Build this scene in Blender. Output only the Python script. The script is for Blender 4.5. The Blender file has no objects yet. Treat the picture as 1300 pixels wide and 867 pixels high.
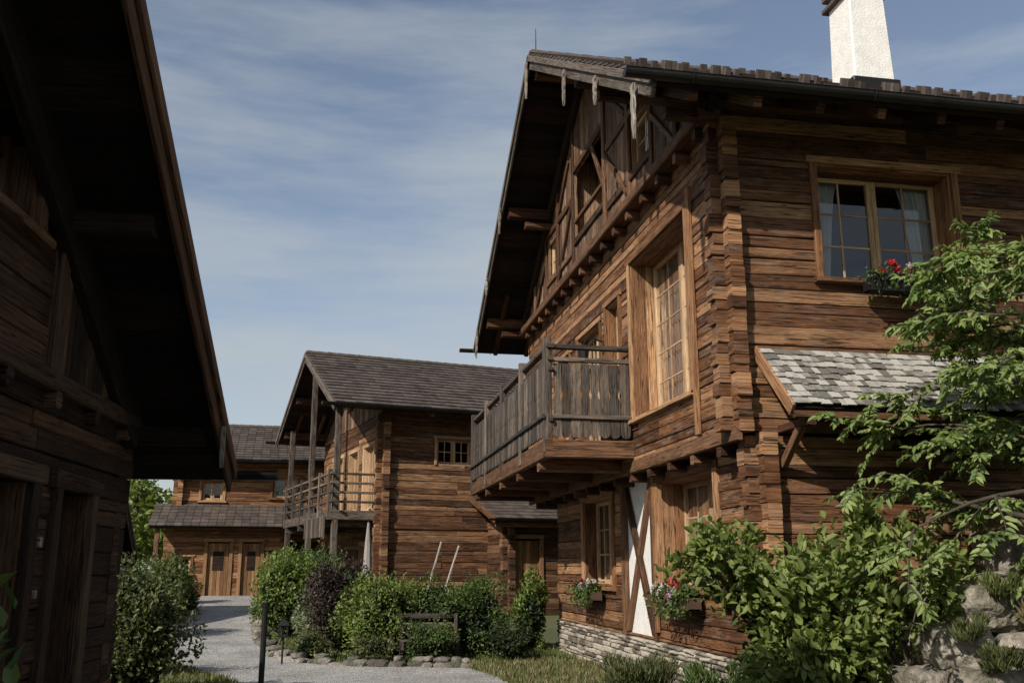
import bpy, math, random, bmesh
import numpy as np
from mathutils import Vector, Matrix, noise
random.seed(7); rng=np.random.default_rng(7)
scene=bpy.context.scene
V=Vector
X=V((1,0,0));Y=V((0,1,0));Z=V((0,0,1))
U=random.uniform

# ------------------------------------------------------------------ materials
def newmat(name):
    m=bpy.data.materials.new(name); m.use_nodes=True
    nt=m.node_tree; nt.nodes.clear()
    out=nt.nodes.new('ShaderNodeOutputMaterial'); b=nt.nodes.new('ShaderNodeBsdfPrincipled')
    nt.links.new(b.outputs[0],out.inputs[0]); return m,nt,b,out
def N(nt,t,**k):
    n=nt.nodes.new(t)
    for a,v in k.items(): setattr(n,a,v)
    return n
def ramp(nt,src,stops):
    r=N(nt,'ShaderNodeValToRGB'); e=r.color_ramp.elements
    while len(e)<len(stops): e.new(.5)
    for i,(p,c) in enumerate(stops):
        e[i].position=p; e[i].color=(c[0],c[1],c[2],1) if not isinstance(c,(int,float)) else (c,c,c,1)
    nt.links.new(src,r.inputs[0]); return r.outputs[0]
def mth(nt,op,a,b=None,clamp=False):
    n=N(nt,'ShaderNodeMath',operation=op); n.use_clamp=clamp
    for i,v in enumerate((a,b)):
        if v is None: continue
        if isinstance(v,(int,float)): n.inputs[i].default_value=v
        else: nt.links.new(v,n.inputs[i])
    return n.outputs[0]
def mix(nt,bt,f,a,b):
    n=N(nt,'ShaderNodeMix',data_type='RGBA',blend_type=bt)
    for i,v in ((0,f),(6,a),(7,b)):
        if isinstance(v,(int,float)): n.inputs[i].default_value=v if i==0 else (v,v,v,1)
        elif isinstance(v,tuple): n.inputs[i].default_value=(*v,1)
        else: nt.links.new(v,n.inputs[i])
    return n.outputs[2]
def nz(nt,vec,scale,detail=4,rough=.6):
    n=N(nt,'ShaderNodeTexNoise'); n.inputs['Scale'].default_value=scale; n.inputs['Detail'].default_value=detail
    n.inputs['Roughness'].default_value=rough; nt.links.new(vec,n.inputs['Vector']); return n.outputs[0]
def mp(nt,vec,sc):
    n=N(nt,'ShaderNodeMapping'); n.inputs['Scale'].default_value=sc; nt.links.new(vec,n.inputs['Vector']); return n.outputs[0]
def bump(nt,b,h,st,dist=.02):
    n=N(nt,'ShaderNodeBump'); n.inputs['Strength'].default_value=st; n.inputs['Distance'].default_value=dist
    nt.links.new(h,n.inputs['Height']); nt.links.new(n.outputs[0],b.inputs['Normal'])

def wood(name,dark,mid,light,crack=.85,rough=.8,bs=.65,grey=None,gl=(.50,.72)):
    m,nt,b,o=newmat(name)
    uv=N(nt,'ShaderNodeTexCoord').outputs['UV']
    isl=N(nt,'ShaderNodeNewGeometry').outputs['Random Per Island']
    fib=nz(nt,mp(nt,uv,(1.6,48,1)),1.0,7,.7)
    fib2=nz(nt,mp(nt,uv,(6,190,1)),1.0,3,.6)
    pat=nz(nt,mp(nt,uv,(1.6,6.5,1)),1.0,8,.72)
    hew=nz(nt,mp(nt,uv,(7,9,1)),1.0,3,.6)
    f=mth(nt,'ADD',mth(nt,'MULTIPLY',isl,.46),mth(nt,'MULTIPLY',pat,.76),True)
    col=ramp(nt,f,[(.28,dark),(.56,mid),(.88,light)])
    if grey:
        g_=nz(nt,mp(nt,uv,(1.3,4.6,1)),1.3,7,.78)
        col=mix(nt,'MIX',ramp(nt,g_,[(gl[0],0.0),(gl[1],.85)]),col,grey)
    fc=ramp(nt,fib,[(.3,.36),(.5,.95),(.7,1.4)])
    col=mix(nt,'MULTIPLY',1.0,col,fc)
    col=mix(nt,'MULTIPLY',.6,col,ramp(nt,fib2,[(.3,.4),(.6,1.25)]))
    vo=N(nt,'ShaderNodeTexVoronoi'); vo.inputs['Scale'].default_value=1.0
    nt.links.new(mp(nt,uv,(1.7,6.5,1)),vo.inputs['Vector'])
    kn=ramp(nt,vo.outputs['Distance'],[(.05,.2),(.13,1.0)])
    col=mix(nt,'MULTIPLY',.8,col,kn)
    ck=nz(nt,mp(nt,uv,(.5,17,1)),1.0,3,.5)
    band=mth(nt,'ABSOLUTE',mth(nt,'SUBTRACT',ck,.5))
    cr=ramp(nt,band,[(.004,1-crack),(.016,1.0)])
    col=mix(nt,'MULTIPLY',1.0,col,cr)
    nt.links.new(col,b.inputs['Base Color'])
    b.inputs['Roughness'].default_value=rough
    b.inputs['Specular IOR Level'].default_value=.25
    h=mth(nt,'ADD',mth(nt,'MULTIPLY',fib,.9),mth(nt,'MULTIPLY',cr,.6))
    h=mth(nt,'ADD',h,mth(nt,'MULTIPLY',hew,1.1))
    bump(nt,b,h,bs,.02)
    return m
M_log=wood('weathered_log_wood',(.026,.010,.005),(.165,.068,.027),(.47,.26,.13),grey=(.26,.195,.145))
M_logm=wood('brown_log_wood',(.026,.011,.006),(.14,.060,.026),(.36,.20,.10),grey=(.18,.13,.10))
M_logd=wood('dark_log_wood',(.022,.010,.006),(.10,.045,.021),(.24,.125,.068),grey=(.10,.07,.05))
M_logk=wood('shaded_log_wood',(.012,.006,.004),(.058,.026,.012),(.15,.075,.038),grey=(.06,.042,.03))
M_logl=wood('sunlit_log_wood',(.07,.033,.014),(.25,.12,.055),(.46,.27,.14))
M_board=wood('old_board_wood',(.035,.019,.012),(.14,.075,.042),(.33,.21,.13),grey=(.25,.205,.17))
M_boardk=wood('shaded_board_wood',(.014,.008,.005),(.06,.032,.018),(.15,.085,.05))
M_barge=wood('weathered_bargeboard_wood',(.018,.012,.009),(.06,.042,.032),(.16,.12,.095),grey=(.16,.14,.12),gl=(.44,.62))
M_grey=wood('grey_weathered_wood',(.014,.011,.009),(.085,.062,.046),(.27,.205,.155),grey=(.075,.068,.06),gl=(.42,.6))
M_frame=wood('window_frame_wood',(.26,.16,.085),(.42,.27,.15),(.55,.38,.23),crack=.2,bs=.3)
M_door=wood('door_wood',(.12,.06,.028),(.23,.125,.058),(.34,.20,.10),crack=.3,bs=.3)
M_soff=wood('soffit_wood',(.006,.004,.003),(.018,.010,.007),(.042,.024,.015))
M_pale=wood('bleached_carved_wood',(.12,.095,.075),(.28,.24,.20),(.46,.41,.36))
M_beam=wood('beam_wood',(.020,.009,.005),(.085,.038,.018),(.20,.105,.056))

def simple(name,c0,c1,scale=6,rough=.8,bs=.3,isl=.3,dist=.02,metal=0,spec=.3,moss=None):
    m,nt,b,o=newmat(name)
    oc=N(nt,'ShaderNodeTexCoord').outputs['Object']
    i=N(nt,'ShaderNodeNewGeometry').outputs['Random Per Island']
    n=nz(nt,oc,scale,6,.65)
    f=mth(nt,'ADD',mth(nt,'MULTIPLY',mth(nt,'SUBTRACT',i,.5),isl),n,True)
    c=ramp(nt,f,[(.25,c0),(.75,c1)])
    if moss:
        c=mix(nt,'MIX',ramp(nt,nz(nt,oc,1.7,6,.7),[(.46,0.0),(.62,.85)]),c,moss)
        c=mix(nt,'MULTIPLY',.8,c,ramp(nt,nz(nt,oc,13,6,.75),[(.3,.4),(.65,1.25)]))
    nt.links.new(c,b.inputs['Base Color'])
    b.inputs['Roughness'].default_value=rough; b.inputs['Metallic'].default_value=metal
    b.inputs['Specular IOR Level'].default_value=spec
    bump(nt,b,nz(nt,oc,scale*5,5,.6),bs,dist)
    return m
M_tile=simple('roof_tile',(.046,.035,.029),(.115,.092,.078),5,.8,.3,.35)
M_shingle=simple('larch_shingle',(.13,.12,.105),(.40,.38,.34),9,.85,.5,.9)
M_metal=simple('gutter_metal',(.012,.011,.011),(.03,.028,.027),4,.45,.1,0,metal=.4)
M_black=simple('black_iron',(.006,.006,.006),(.015,.015,.015),9,.5,.1,0)
M_plaster=simple('white_plaster',(.64,.62,.58),(.82,.80,.76),5,.9,.7,0,.02)
M_stone=simple('base_stone',(.13,.11,.085),(.44,.39,.32),5,.9,.8,.9,.03)
M_mortar=simple('mortar',(.10,.09,.075),(.2,.18,.15),8,.95,.5,0)
M_rock=simple('boulder_rock',(.15,.13,.105),(.44,.395,.335),2.2,.95,1.0,.3,.06,moss=(.10,.095,.055))
M_edge=simple('border_stone',(.10,.09,.075),(.32,.29,.25),6,.95,1.0,.6,.04,moss=(.07,.07,.045))
M_bark=simple('bark',(.03,.022,.016),(.10,.078,.058),10,.9,.6,0)
M_clay=simple('planter_wood',(.04,.024,.016),(.10,.06,.038),8,.8,.4,.2)
M_cloth=simple('curtain_cloth',(.50,.50,.50),(.70,.69,.67),3,.95,.1,0)
M_canvas=simple('parasol_canvas',(.20,.18,.165),(.34,.31,.29),3,.95,.1,0)
def glassm():
    m=bpy.data.materials.new('window_glass'); m.use_nodes=True; nt=m.node_tree; nt.nodes.clear()
    o=N(nt,'ShaderNodeOutputMaterial'); t=N(nt,'ShaderNodeBsdfTransparent'); g=N(nt,'ShaderNodeBsdfGlossy')
    t.inputs[0].default_value=(.80,.84,.84,1); g.inputs['Roughness'].default_value=.02
    fr=N(nt,'ShaderNodeFresnel'); fr.inputs[0].default_value=1.5
    oc=N(nt,'ShaderNodeTexCoord').outputs['Object']
    bp=N(nt,'ShaderNodeBump'); bp.inputs['Strength'].default_value=.10; bp.inputs['Distance'].default_value=.02
    nt.links.new(nz(nt,oc,2.2,1,.4),bp.inputs['Height']); nt.links.new(bp.outputs[0],g.inputs['Normal'])
    mx=N(nt,'ShaderNodeMixShader'); nt.links.new(mth(nt,'ADD',mth(nt,'MULTIPLY',fr.outputs[0],.8),.07,True),mx.inputs[0])
    nt.links.new(t.outputs[0],mx.inputs[1]); nt.links.new(g.outputs[0],mx.inputs[2]); nt.links.new(mx.outputs[0],o.inputs[0])
    return m
M_glass=glassm()
def leafm(name,c0,c1,c2,tr=.35,rough=.5):
    m,nt,b,o=newmat(name)
    i=N(nt,'ShaderNodeNewGeometry').outputs['Random Per Island']
    oc=N(nt,'ShaderNodeTexCoord').outputs['Object']
    n=nz(nt,oc,1.6,3,.6)
    f=mth(nt,'ADD',mth(nt,'MULTIPLY',i,.55),mth(nt,'MULTIPLY',n,.5),True)
    c=ramp(nt,f,[(.15,c0),(.5,c1),(.88,c2)])
    nt.links.new(c,b.inputs['Base Color']); b.inputs['Roughness'].default_value=rough
    b.inputs['Specular IOR Level'].default_value=.35
    t=N(nt,'ShaderNodeBsdfTranslucent'); nt.links.new(mix(nt,'MULTIPLY',1.0,c,(1.3,1.25,.7)),t.inputs[0])
    mx=N(nt,'ShaderNodeMixShader'); mx.inputs[0].default_value=tr
    nt.links.new(b.outputs[0],mx.inputs[1]); nt.links.new(t.outputs[0],mx.inputs[2]); nt.links.new(mx.outputs[0],o.inputs[0])
    return m
L_tree=leafm('tree_leaf',(.07,.12,.03),(.17,.24,.07),(.32,.38,.14),.35)
L_shrub=leafm('shrub_leaf',(.06,.10,.025),(.15,.20,.05),(.28,.32,.10))
L_green=leafm('bush_leaf',(.03,.058,.016),(.08,.13,.035),(.17,.215,.07))
L_lime=leafm('lime_bush_leaf',(.05,.095,.02),(.14,.20,.045),(.26,.31,.09))
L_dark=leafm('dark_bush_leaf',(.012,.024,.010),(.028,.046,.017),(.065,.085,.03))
L_purp=leafm('purple_bush_leaf',(.016,.010,.012),(.042,.026,.026),(.10,.07,.055),.2)
L_olive=leafm('olive_bush_leaf',(.04,.055,.022),(.10,.12,.045),(.22,.22,.09))
L_vari=leafm('variegated_leaf',(.06,.09,.04),(.16,.2,.10),(.42,.45,.32))
L_grass=leafm('grass_blade',(.05,.075,.022),(.12,.15,.045),(.24,.25,.10),.3)
L_dry=leafm('dry_grass_blade',(.09,.085,.04),(.19,.17,.08),(.34,.29,.16),.3)
L_red=leafm('red_petal',(.30,.008,.015),(.45,.015,.025),(.6,.06,.06),.2)
L_pink=leafm('pink_petal',(.40,.13,.32),(.52,.30,.5),(.7,.55,.68),.2)
L_white=leafm('pale_petal',(.5,.4,.42),(.65,.55,.56),(.75,.7,.68),.2)

# ------------------------------------------------------------------ mesh builder
class MB:
    def __init__(s): s.v=[];s.f=[];s.uv=[]
    def add(s,vs,fs,uvs=None):
        o=len(s.v); s.v.extend([tuple(p) for p in vs])
        for k,f in enumerate(fs):
            s.f.append([o+i for i in f])
            s.uv.extend(uvs[k] if uvs else [(0,0)]*len(f))
    def prism(s,A,B,W,H,w,h,ch=0,jit=0,wB=None,hB=None):
        A=V(A);B=V(B); D=B-A; Ln=D.length
        if Ln<1e-5: return
        D/=Ln
        if W.cross(H).dot(D)<0: W=-W
        def prof(w,h):
            a=w/2;b=h/2;c=min(ch,a*.8,b*.8)
            if c<=0: return [(-a,-b),(a,-b),(a,b),(-a,b)]
            return [(-a+c,-b),(a-c,-b),(a,-b+c),(a,b-c),(a-c,b),(-a+c,b),(-a,b-c),(-a,-b+c)]
        pa=prof(w,h); pb=prof(wB or w,hB or h); n=len(pa)
        ja=W*U(-jit,jit)+H*U(-jit,jit); jb=W*U(-jit,jit)+H*U(-jit,jit)
        vs=[A+ja+W*x+H*y for x,y in pa]+[B+jb+W*x+H*y for x,y in pb]
        uo=U(0,50);vo=U(0,50); fs=[];uvs=[]; acc=0
        for i in range(n):
            j=(i+1)%n; e=math.dist(pa[i],pa[j])
            fs.append([i,j,n+j,n+i]); uvs.append([(uo,vo+acc),(uo,vo+acc+e),(uo+Ln,vo+acc+e),(uo+Ln,vo+acc)]); acc+=e
        fs.append([n+i for i in range(n)]); uvs.append([(uo+x*.5,vo+y*.6) for x,y in pb])
        fs.append([n-1-i for i in range(n)]); uvs.append([(uo+pa[n-1-i][0]*.5,vo+pa[n-1-i][1]*.6) for i in range(n)])
        s.add(vs,fs,uvs)
    def box(s,x0,x1,y0,y1,z0,z1,L='x',ch=0,jit=0):
        if x0>x1:x0,x1=x1,x0
        if y0>y1:y0,y1=y1,y0
        if z0>z1:z0,z1=z1,z0
        cx,cy,cz=(x0+x1)/2,(y0+y1)/2,(z0+z1)/2
        if L=='x': s.prism((x0,cy,cz),(x1,cy,cz),Y,Z,y1-y0,z1-z0,ch,jit)
        elif L=='y': s.prism((cx,y0,cz),(cx,y1,cz),X,Z,x1-x0,z1-z0,ch,jit)
        else: s.prism((cx,cy,z0),(cx,cy,z1),X,Y,x1-x0,y1-y0,ch,jit)
    def beam(s,A,B,w,h,ch=.01,up=Z):
        A=V(A);B=V(B);D=(B-A).normalized()
        if abs(D.dot(up))>.98: up=X
        W=D.cross(up).normalized(); H=W.cross(D).normalized()
        s.prism(A,B,W,H,w,h,ch)
    def extrude(s,pts,off):
        n=len(pts); pts=[V(p) for p in pts]; off=V(off)
        vs=pts+[p+off for p in pts]; uo=U(0,50);vo=U(0,50)
        p0=pts[0]
        def uvp(p):
            d=p-p0; hor=d.x+d.y
            return (uo+d.z,vo+hor)
        fs=[list(range(n)),[n+n-1-i for i in range(n)]]+[[i,n+i,n+(i+1)%n,(i+1)%n] for i in range(n)]
        s.add(vs,fs,[[uvp(vs[i]) for i in f] for f in fs])
    def tube(s,pts,rad,n=6):
        pts=[V(p) for p in pts]; vs=[];fs=[]
        for k,p in enumerate(pts):
            d=(pts[min(k+1,len(pts)-1)]-pts[max(k-1,0)]).normalized()
            a=d.orthogonal().normalized(); b=d.cross(a)
            if k>0:
                a=(pa-d*pa.dot(d)).normalized(); b=d.cross(a)
            pa=a
            for i in range(n):
                t=2*math.pi*i/n; vs.append(p+(a*math.cos(t)+b*math.sin(t))*rad[k])
        for k in range(len(pts)-1):
            for i in range(n):
                j=(i+1)%n; fs.append([k*n+i,k*n+j,(k+1)*n+j,(k+1)*n+i])
        fs.append(list(range(n))[::-1]); fs.append([(len(pts)-1)*n+i for i in range(n)])
        s.add(vs,fs)
    def gutter(s,A,B,r=.085):
        A=V(A);B=V(B);D=(B-A).normalized(); W=D.cross(Z).normalized()
        prof=[(math.cos(t)*r,-math.sin(t)*r) for t in [math.pi*i/8 for i in range(9)]]
        prof=[(prof[0][0]+.012,.008)]+prof+[(prof[-1][0]-.012,.008)]
        inn=[(x*.88,y*.88) for x,y in prof[::-1]]
        pr=prof+inn; n=len(pr)
        vs=[A+W*x+Z*y for x,y in pr]+[B+W*x+Z*y for x,y in pr]
        fs=[[i,(i+1)%n,n+(i+1)%n,n+i] for i in range(n)]
        m=n//2
        for o in (0,n): fs.append([o+i for i in range(m)])
        s.add(vs,fs)
    def obj(s,name,mat,parent=None,smooth=False):
        me=bpy.data.meshes.new(name); me.from_pydata(s.v,[],s.f)
        uvl=me.uv_layers.new(name='UVMap'); uvl.data.foreach_set('uv',np.array(s.uv,dtype=np.float32).ravel())
        me.materials.append(mat)
        if smooth: me.polygons.foreach_set('use_smooth',[True]*len(me.polygons))
        me.update()
        o=bpy.data.objects.new(name,me); scene.collection.objects.link(o)
        if parent: o.parent=parent
        return o
def empty(name,loc=(0,0,0),rot=0):
    e=bpy.data.objects.new(name,None); e.empty_display_size=.3
    e.location=loc; e.rotation_euler=(0,0,rot); scene.collection.objects.link(e); return e

class House:
    def __init__(s,name,loc,rot): s.e=empty(name,loc,rot); s.p={}
    def __call__(s,part,mat):
        if part not in s.p: s.p[part]=(MB(),mat)
        return s.p[part][0]
    def done(s):
        for k,(mb,mat) in s.p.items():
            if mb.f: mb.obj(k,mat,s.e,smooth=False)
class Wall:
    def __init__(s,kind,c,out): s.k=kind;s.c=c;s.o=out
    def P(s,a,z,d):
        q=s.c+s.o*d
        return V((q,a,z)) if s.k=='y' else V((a,q,z))
    def box(s,mb,a0,a1,z0,z1,d0,d1,L='a',ch=0,jit=0):
        p=s.P(a0,z0,d0);q=s.P(a1,z1,d1)
        ax={'a':s.k,'z':'z','d':'x' if s.k=='y' else 'y'}[L]
        mb.box(p.x,q.x,p.y,q.y,p.z,q.z,ax,ch,jit)
def logwall(mb,W,a0,a1,z0,z1,ops=(),th=.2,h=.2,e0=0,e1=0,lim=None,seg=4.0):
    bp=sorted({z0,z1}|{z for o in ops for z in (o[2],o[3]) if z0<z<z1})
    zs=[]
    for p,q in zip(bp,bp[1:]):
        n=max(1,round((q-p)/h)); w=[U(.66,1.36) for _ in range(n)]; t=sum(w); acc=p
        for x in w: zs.append((acc,acc+x/t*(q-p))); acc+=x/t*(q-p)
    for k,(za,zb) in enumerate(zs):
        zm=(za+zb)/2; lo=a0-(e0+U(-.03,.03) if e0 else 0); hi=a1+(e1+U(-.03,.03) if e1 else 0)
        if lim:
            l,r=lim(zb); lo=max(lo,l); hi=min(hi,r)
            if hi-lo<.2: continue
        iv=[(lo,hi)]
        for o in ops:
            if o[2]-1e-4<zm<o[3]+1e-4:
                nv=[]
                for p,q in iv:
                    if o[1]<=p or o[0]>=q: nv.append((p,q)); continue
                    if o[0]>p: nv.append((p,o[0]))
                    if o[1]<q: nv.append((o[1],q))
                iv=nv
        for p,q in iv:
            cuts=[p]; c=p+U(.5,1)*seg
            while c<q-1.0: cuts.append(c); c+=U(.7,1.3)*seg
            cuts.append(q)
            for a,b in zip(cuts,cuts[1:]):
                if b-a<.02: continue
                W.box(mb,a+.002,b-.002,za+U(.003,.010),zb,-th,U(-.012,.014),'a',U(.005,.018),.006)
def vboards(mb,W,a0,a1,z0f,ztf,ops=(),w=.19,th=.04,gap=.004,dj=.008):
    a=a0
    while a<a1-.03:
        b=min(a+w*U(.75,1.25),a1); c=(a+b)/2
        z0=z0f(c) if callable(z0f) else z0f; z1=min(ztf(a),ztf(b)) if callable(ztf) else ztf
        iv=[(z0,z1)]
        for o in ops:
            if o[0]<c<o[1]:
                nv=[]
                for p,q in iv:
                    if o[2]>p: nv.append((p,min(q,o[2])))
                    if o[3]<q: nv.append((max(p,o[3]),q))
                iv=nv
        for p,q in iv:
            if q-p>.05: W.box(mb,a+gap/2,b-gap/2,p,q,-th,U(-dj,dj),'z',.006,.002)
        a=b
def rake(H,x,yE0,yE1,zE,yR,zR,w=.1,h=.3,off=-.28,mat=None):
    mb=H('gable_rake_boards',mat or M_soff)
    for yE,sg in ((yE0,1),(yE1,-1)):
        E=V((x,yE,zE));R=V((x,yR,zR));t=(R-E).normalized();n=V((0,-t.z*sg,t.y*sg))
        mb.prism(E+t*.9+n*off,R+n*off,X,n,w,h,.01)
def window(H,W,a0,a1,z0,z1,rec=.2,nc=2,cols=2,rows=3,cas=.13,curt=True,fmat=None,rev=None,sill=True,full=False,cwid=.42):
    fr=H('window_frames',fmat or M_frame); gl=H('window_glass',M_glass); rv=H('window_reveals',rev or M_logl); ct=H('curtains',M_cloth)
    cm=H('window_casings',rev or M_logl)
    if cas:
        W.box(cm,a0-cas,a0,z0,z1,-.02,.045,'z',.008,.002); W.box(cm,a1,a1+cas,z0,z1,-.02,.045,'z',.008,.002)
        W.box(cm,a0-cas-.05,a1+cas+.05,z1,z1+cas,-.02,.05,'a',.008,.002)
        if sill: W.box(cm,a0-cas-.05,a1+cas+.05,z0-.07,z0,-.02,.10,'a',.01)
    t=.03
    for (a,b,c,d,L) in ((a0,a0+t,z0,z1,'z'),(a1-t,a1,z0,z1,'z'),(a0+t,a1-t,z1-t,z1,'a'),(a0+t,a1-t,z0,z0+t,'a')):
        n=2 if rec>.3 else 1; dd=(rec+.1)/n
        for k in range(n): W.box(rv,a,b,c,d,-dd*(k+1)+.002,-dd*k-.004,L,.004)
    A0,A1,Z0,Z1=a0+t,a1-t,z0+t,z1-t; cw=(A1-A0)/nc; f=.075
    for i in range(nc):
        p=A0+i*cw;q=p+cw
        for (a,b,c,d,L) in ((p+.003,p+f,Z0,Z1,'z'),(q-f,q-.003,Z0,Z1,'z'),(p+f,q-f,Z1-f,Z1,'a'),(p+f,q-f,Z0,Z0+f*1.2,'a')):
            W.box(fr,a,b,c,d,-rec-.07,-rec,L,.008)
        for k in range(1,cols):
            x=p+f+(q-p-2*f)*k/cols; W.box(fr,x-.014,x+.014,Z0+f*1.2,Z1-f,-rec-.05,-rec-.022,'z',.004)
        for k in range(1,rows):
            zz=Z0+f*1.2+(Z1-f-Z0-f*1.2)*k/rows; W.box(fr,p+f,q-f,zz-.014,zz+.014,-rec-.048,-rec-.024,'a',.004)
        g=[W.P(p+f,Z0+f,-rec-.034),W.P(q-f,Z0+f,-rec-.034),W.P(q-f,Z1-f,-rec-.034),W.P(p+f,Z1-f,-rec-.034)]
        gl.add(g,[[0,1,2,3]])
    if curt:
        parts=((A0,A0+(A1-A0)*.5,1),(A0+(A1-A0)*.5,A1,-1)) if full else ((A0,A0+(A1-A0)*cwid,1),(A1-(A1-A0)*cwid,A1,-1))
        for (p,q,pull) in parts:
            n=46; vs=[];fs=[]
            for r in range(7):
                fr_=r/6; zz=Z1-(Z1-Z0)*fr_
                for i in range(n):
                    u=i/(n-1); w=(q-p)*(1-(.12 if full else .4)*fr_**.7)
                    a=p+u*w if pull>0 else q-u*w
                    vs.append(W.P(a,zz,-rec-.14+.028*math.sin(u*52+1.5*math.sin(u*9))))
            for r in range(6):
                for i in range(n-1):
                    fs.append([r*n+i,r*n+i+1,(r+1)*n+i+1,(r+1)*n+i])
            ct.add(vs,fs)
def roof(H,x0,x1,yE0,yE1,zE,yR,zR,purl=(),tw=.3,tp=.34,raft=True,gx=.45,gut=True,bmat=None,pw=.22,pmat=None):
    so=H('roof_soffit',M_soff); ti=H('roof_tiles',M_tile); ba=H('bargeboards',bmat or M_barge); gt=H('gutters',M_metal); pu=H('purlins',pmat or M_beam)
    for yE,sg in ((yE0,1),(yE1,-1)):
        E=V((0,yE,zE));R=V((0,yR,zR)); D=R-E; Ln=D.length; t=D/Ln; n=V((0,-t.z*sg,t.y*sg))
        if n.z<0:n=-n
        k=0.0
        while k<Ln-.02:
            w=min(.22,Ln-k); c=E+t*(k+w/2)-n*.11
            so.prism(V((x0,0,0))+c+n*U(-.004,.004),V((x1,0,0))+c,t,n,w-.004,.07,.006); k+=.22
        nr=int(Ln/tp)+1; nt_=int((x1-x0+.06)/tw)
        for i in range(nr):
            s0=i*tp-.06; s1=min(s0+tp+.07,Ln+.02)
            if s1-s0<.08: continue
            for j in range(nt_):
                xx=x0-.04+j*tw+tw/2
                A=E+t*s0+n*.045+V((xx,0,U(-.004,.004))); B=E+t*s1-n*.005+V((xx,0,0))
                ti.prism(A,B,X,n,tw-.008,.04,.009,.002)
        ti.prism(V((x0-.02,0,0))+E+t*Ln/2-n*.055,V((x1,0,0))+E+t*Ln/2-n*.055,t,n,Ln,.04)
        for (dx,hh,dn) in ((-.03,.24,-.16),(-.07,.12,-.06)):
            ba.prism(E+t*(-.02)+n*dn+V((x0+dx,0,0)),R+n*dn+V((x0+dx,0,0)),X,n,.04,hh,.008)
        if raft:
            x=x0+.5
            while x<x1-.3:
                pu.prism(E+t*.04-n*.215+V((x,0,0)),E+t*2.2-n*.215+V((x,0,0)),X,n,.11,.13,.01); x+=.85
        if gut:
            gt.gutter((x0-gx,yE-sg*.07,zE-.03),(x1,yE-sg*.07,zE-.03))
            x=x0+.4
            while x<x1:
                pts=[V((x,yE-sg*.07+math.cos(a)*.098,zE-.03-math.sin(a)*.098)) for a in [math.pi*i/6 for i in range(7)]]
                gt.tube(pts+[pts[-1]+Z*.05],[.01]*8,4); x+=2.4
    ti.beam((x0-.05,yR,zR+.02),(x1,yR,zR+.02),.26,.09,.03)
    x=x0
    while x<x1-.3:
        ti.prism((x,yR,zR+.075),(x+.38,yR,zR+.06),Y,Z,.2,.07,.03); x+=.36
    s0=(zR-zE)/(yR-yE0)
    for y in purl:
        zz=(zE+s0*(y-yE0) if y<yR else zE+(zR-zE)*(yE1-y)/(yE1-yR))
        if abs(y-yR)<.1: zz-=.06
        pu.box(x0+.10,x0+4,y-pw/2,y+pw/2,zz-.2-pw*1.15,zz-.2,'x',.02)

# ------------------------------------------------------------------ leaves / plants
def leaves_mesh(name,P,D,Nn,L,Wd,mat,parent=None,fold=.25):
    n=len(P); D=D/np.linalg.norm(D,axis=1,keepdims=True)
    S=np.cross(D,Nn); S/=np.linalg.norm(S,axis=1,keepdims=True)+1e-9; Nn=np.cross(S,D)
    L=L[:,None];Wd=Wd[:,None]
    v=np.empty((n,6,3)); up=Nn*Wd*fold
    v[:,0]=P; v[:,1]=P+D*L*.30+S*Wd*.46+up; v[:,2]=P+D*L*.68+S*Wd*.36+up*.7-Nn*L*.03
    v[:,3]=P+D*L-Nn*L*.12; v[:,4]=P+D*L*.68-S*Wd*.36+up*.7-Nn*L*.03; v[:,5]=P+D*L*.30-S*Wd*.46+up
    idx=np.arange(n)[:,None]*6; f=np.concatenate([idx+0,idx+1,idx+2,idx+3,idx+0,idx+3,idx+4,idx+5],1).ravel()
    me=bpy.data.meshes.new(name); me.vertices.add(n*6); me.vertices.foreach_set('co',v.ravel().astype(np.float32))
    me.loops.add(n*8); me.loops.foreach_set('vertex_index',f.astype(np.int32))
    me.polygons.add(n*2); me.polygons.foreach_set('loop_start',np.arange(n*2,dtype=np.int32)*4)
    me.update(calc_edges=True); me.validate(); me.materials.append(mat)
    o=bpy.data.objects.new(name,me); scene.collection.objects.link(o)
    if parent: o.parent=parent
    return o
def unit(n):
    p=rng.normal(size=(n,3)); return p/np.linalg.norm(p,axis=1,keepdims=True)
_bm=bmesh.new(); bmesh.ops.create_icosphere(_bm,subdivisions=4,radius=1); ICO_V=[v.co.copy() for v in _bm.verts]; ICO_F=[[v.index for v in f.verts] for f in _bm.faces]; _bm.free()
_bm=bmesh.new(); bmesh.ops.create_icosphere(_bm,subdivisions=2,radius=1); ICO_v=[v.co.copy() for v in _bm.verts]; ICO_f=[[v.index for v in f.verts] for f in _bm.faces]; _bm.free()
def rock(mb,c,r,blk=.5,amp=.18,rotz=0,lo=False):
    o=V((U(0,99),U(0,99),U(0,99))); vs=[]; cs,sn=math.cos(rotz),math.sin(rotz)
    for p in (ICO_v if lo else ICO_V):
        q=p/(max(abs(p.x),abs(p.y),abs(p.z))**blk)
        q=q*(1+amp*noise.noise(p*1.3+o)+amp*.5*noise.noise(p*3.1+o)+amp*.3*abs(noise.noise(p*7+o)))
        x,y,z=q.x*r[0],q.y*r[1],q.z*r[2]
        vs.append((c[0]+x*cs-y*sn,c[1]+x*sn+y*cs,c[2]+z))
    mb.add(vs,ICO_f if lo else ICO_F)
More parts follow.
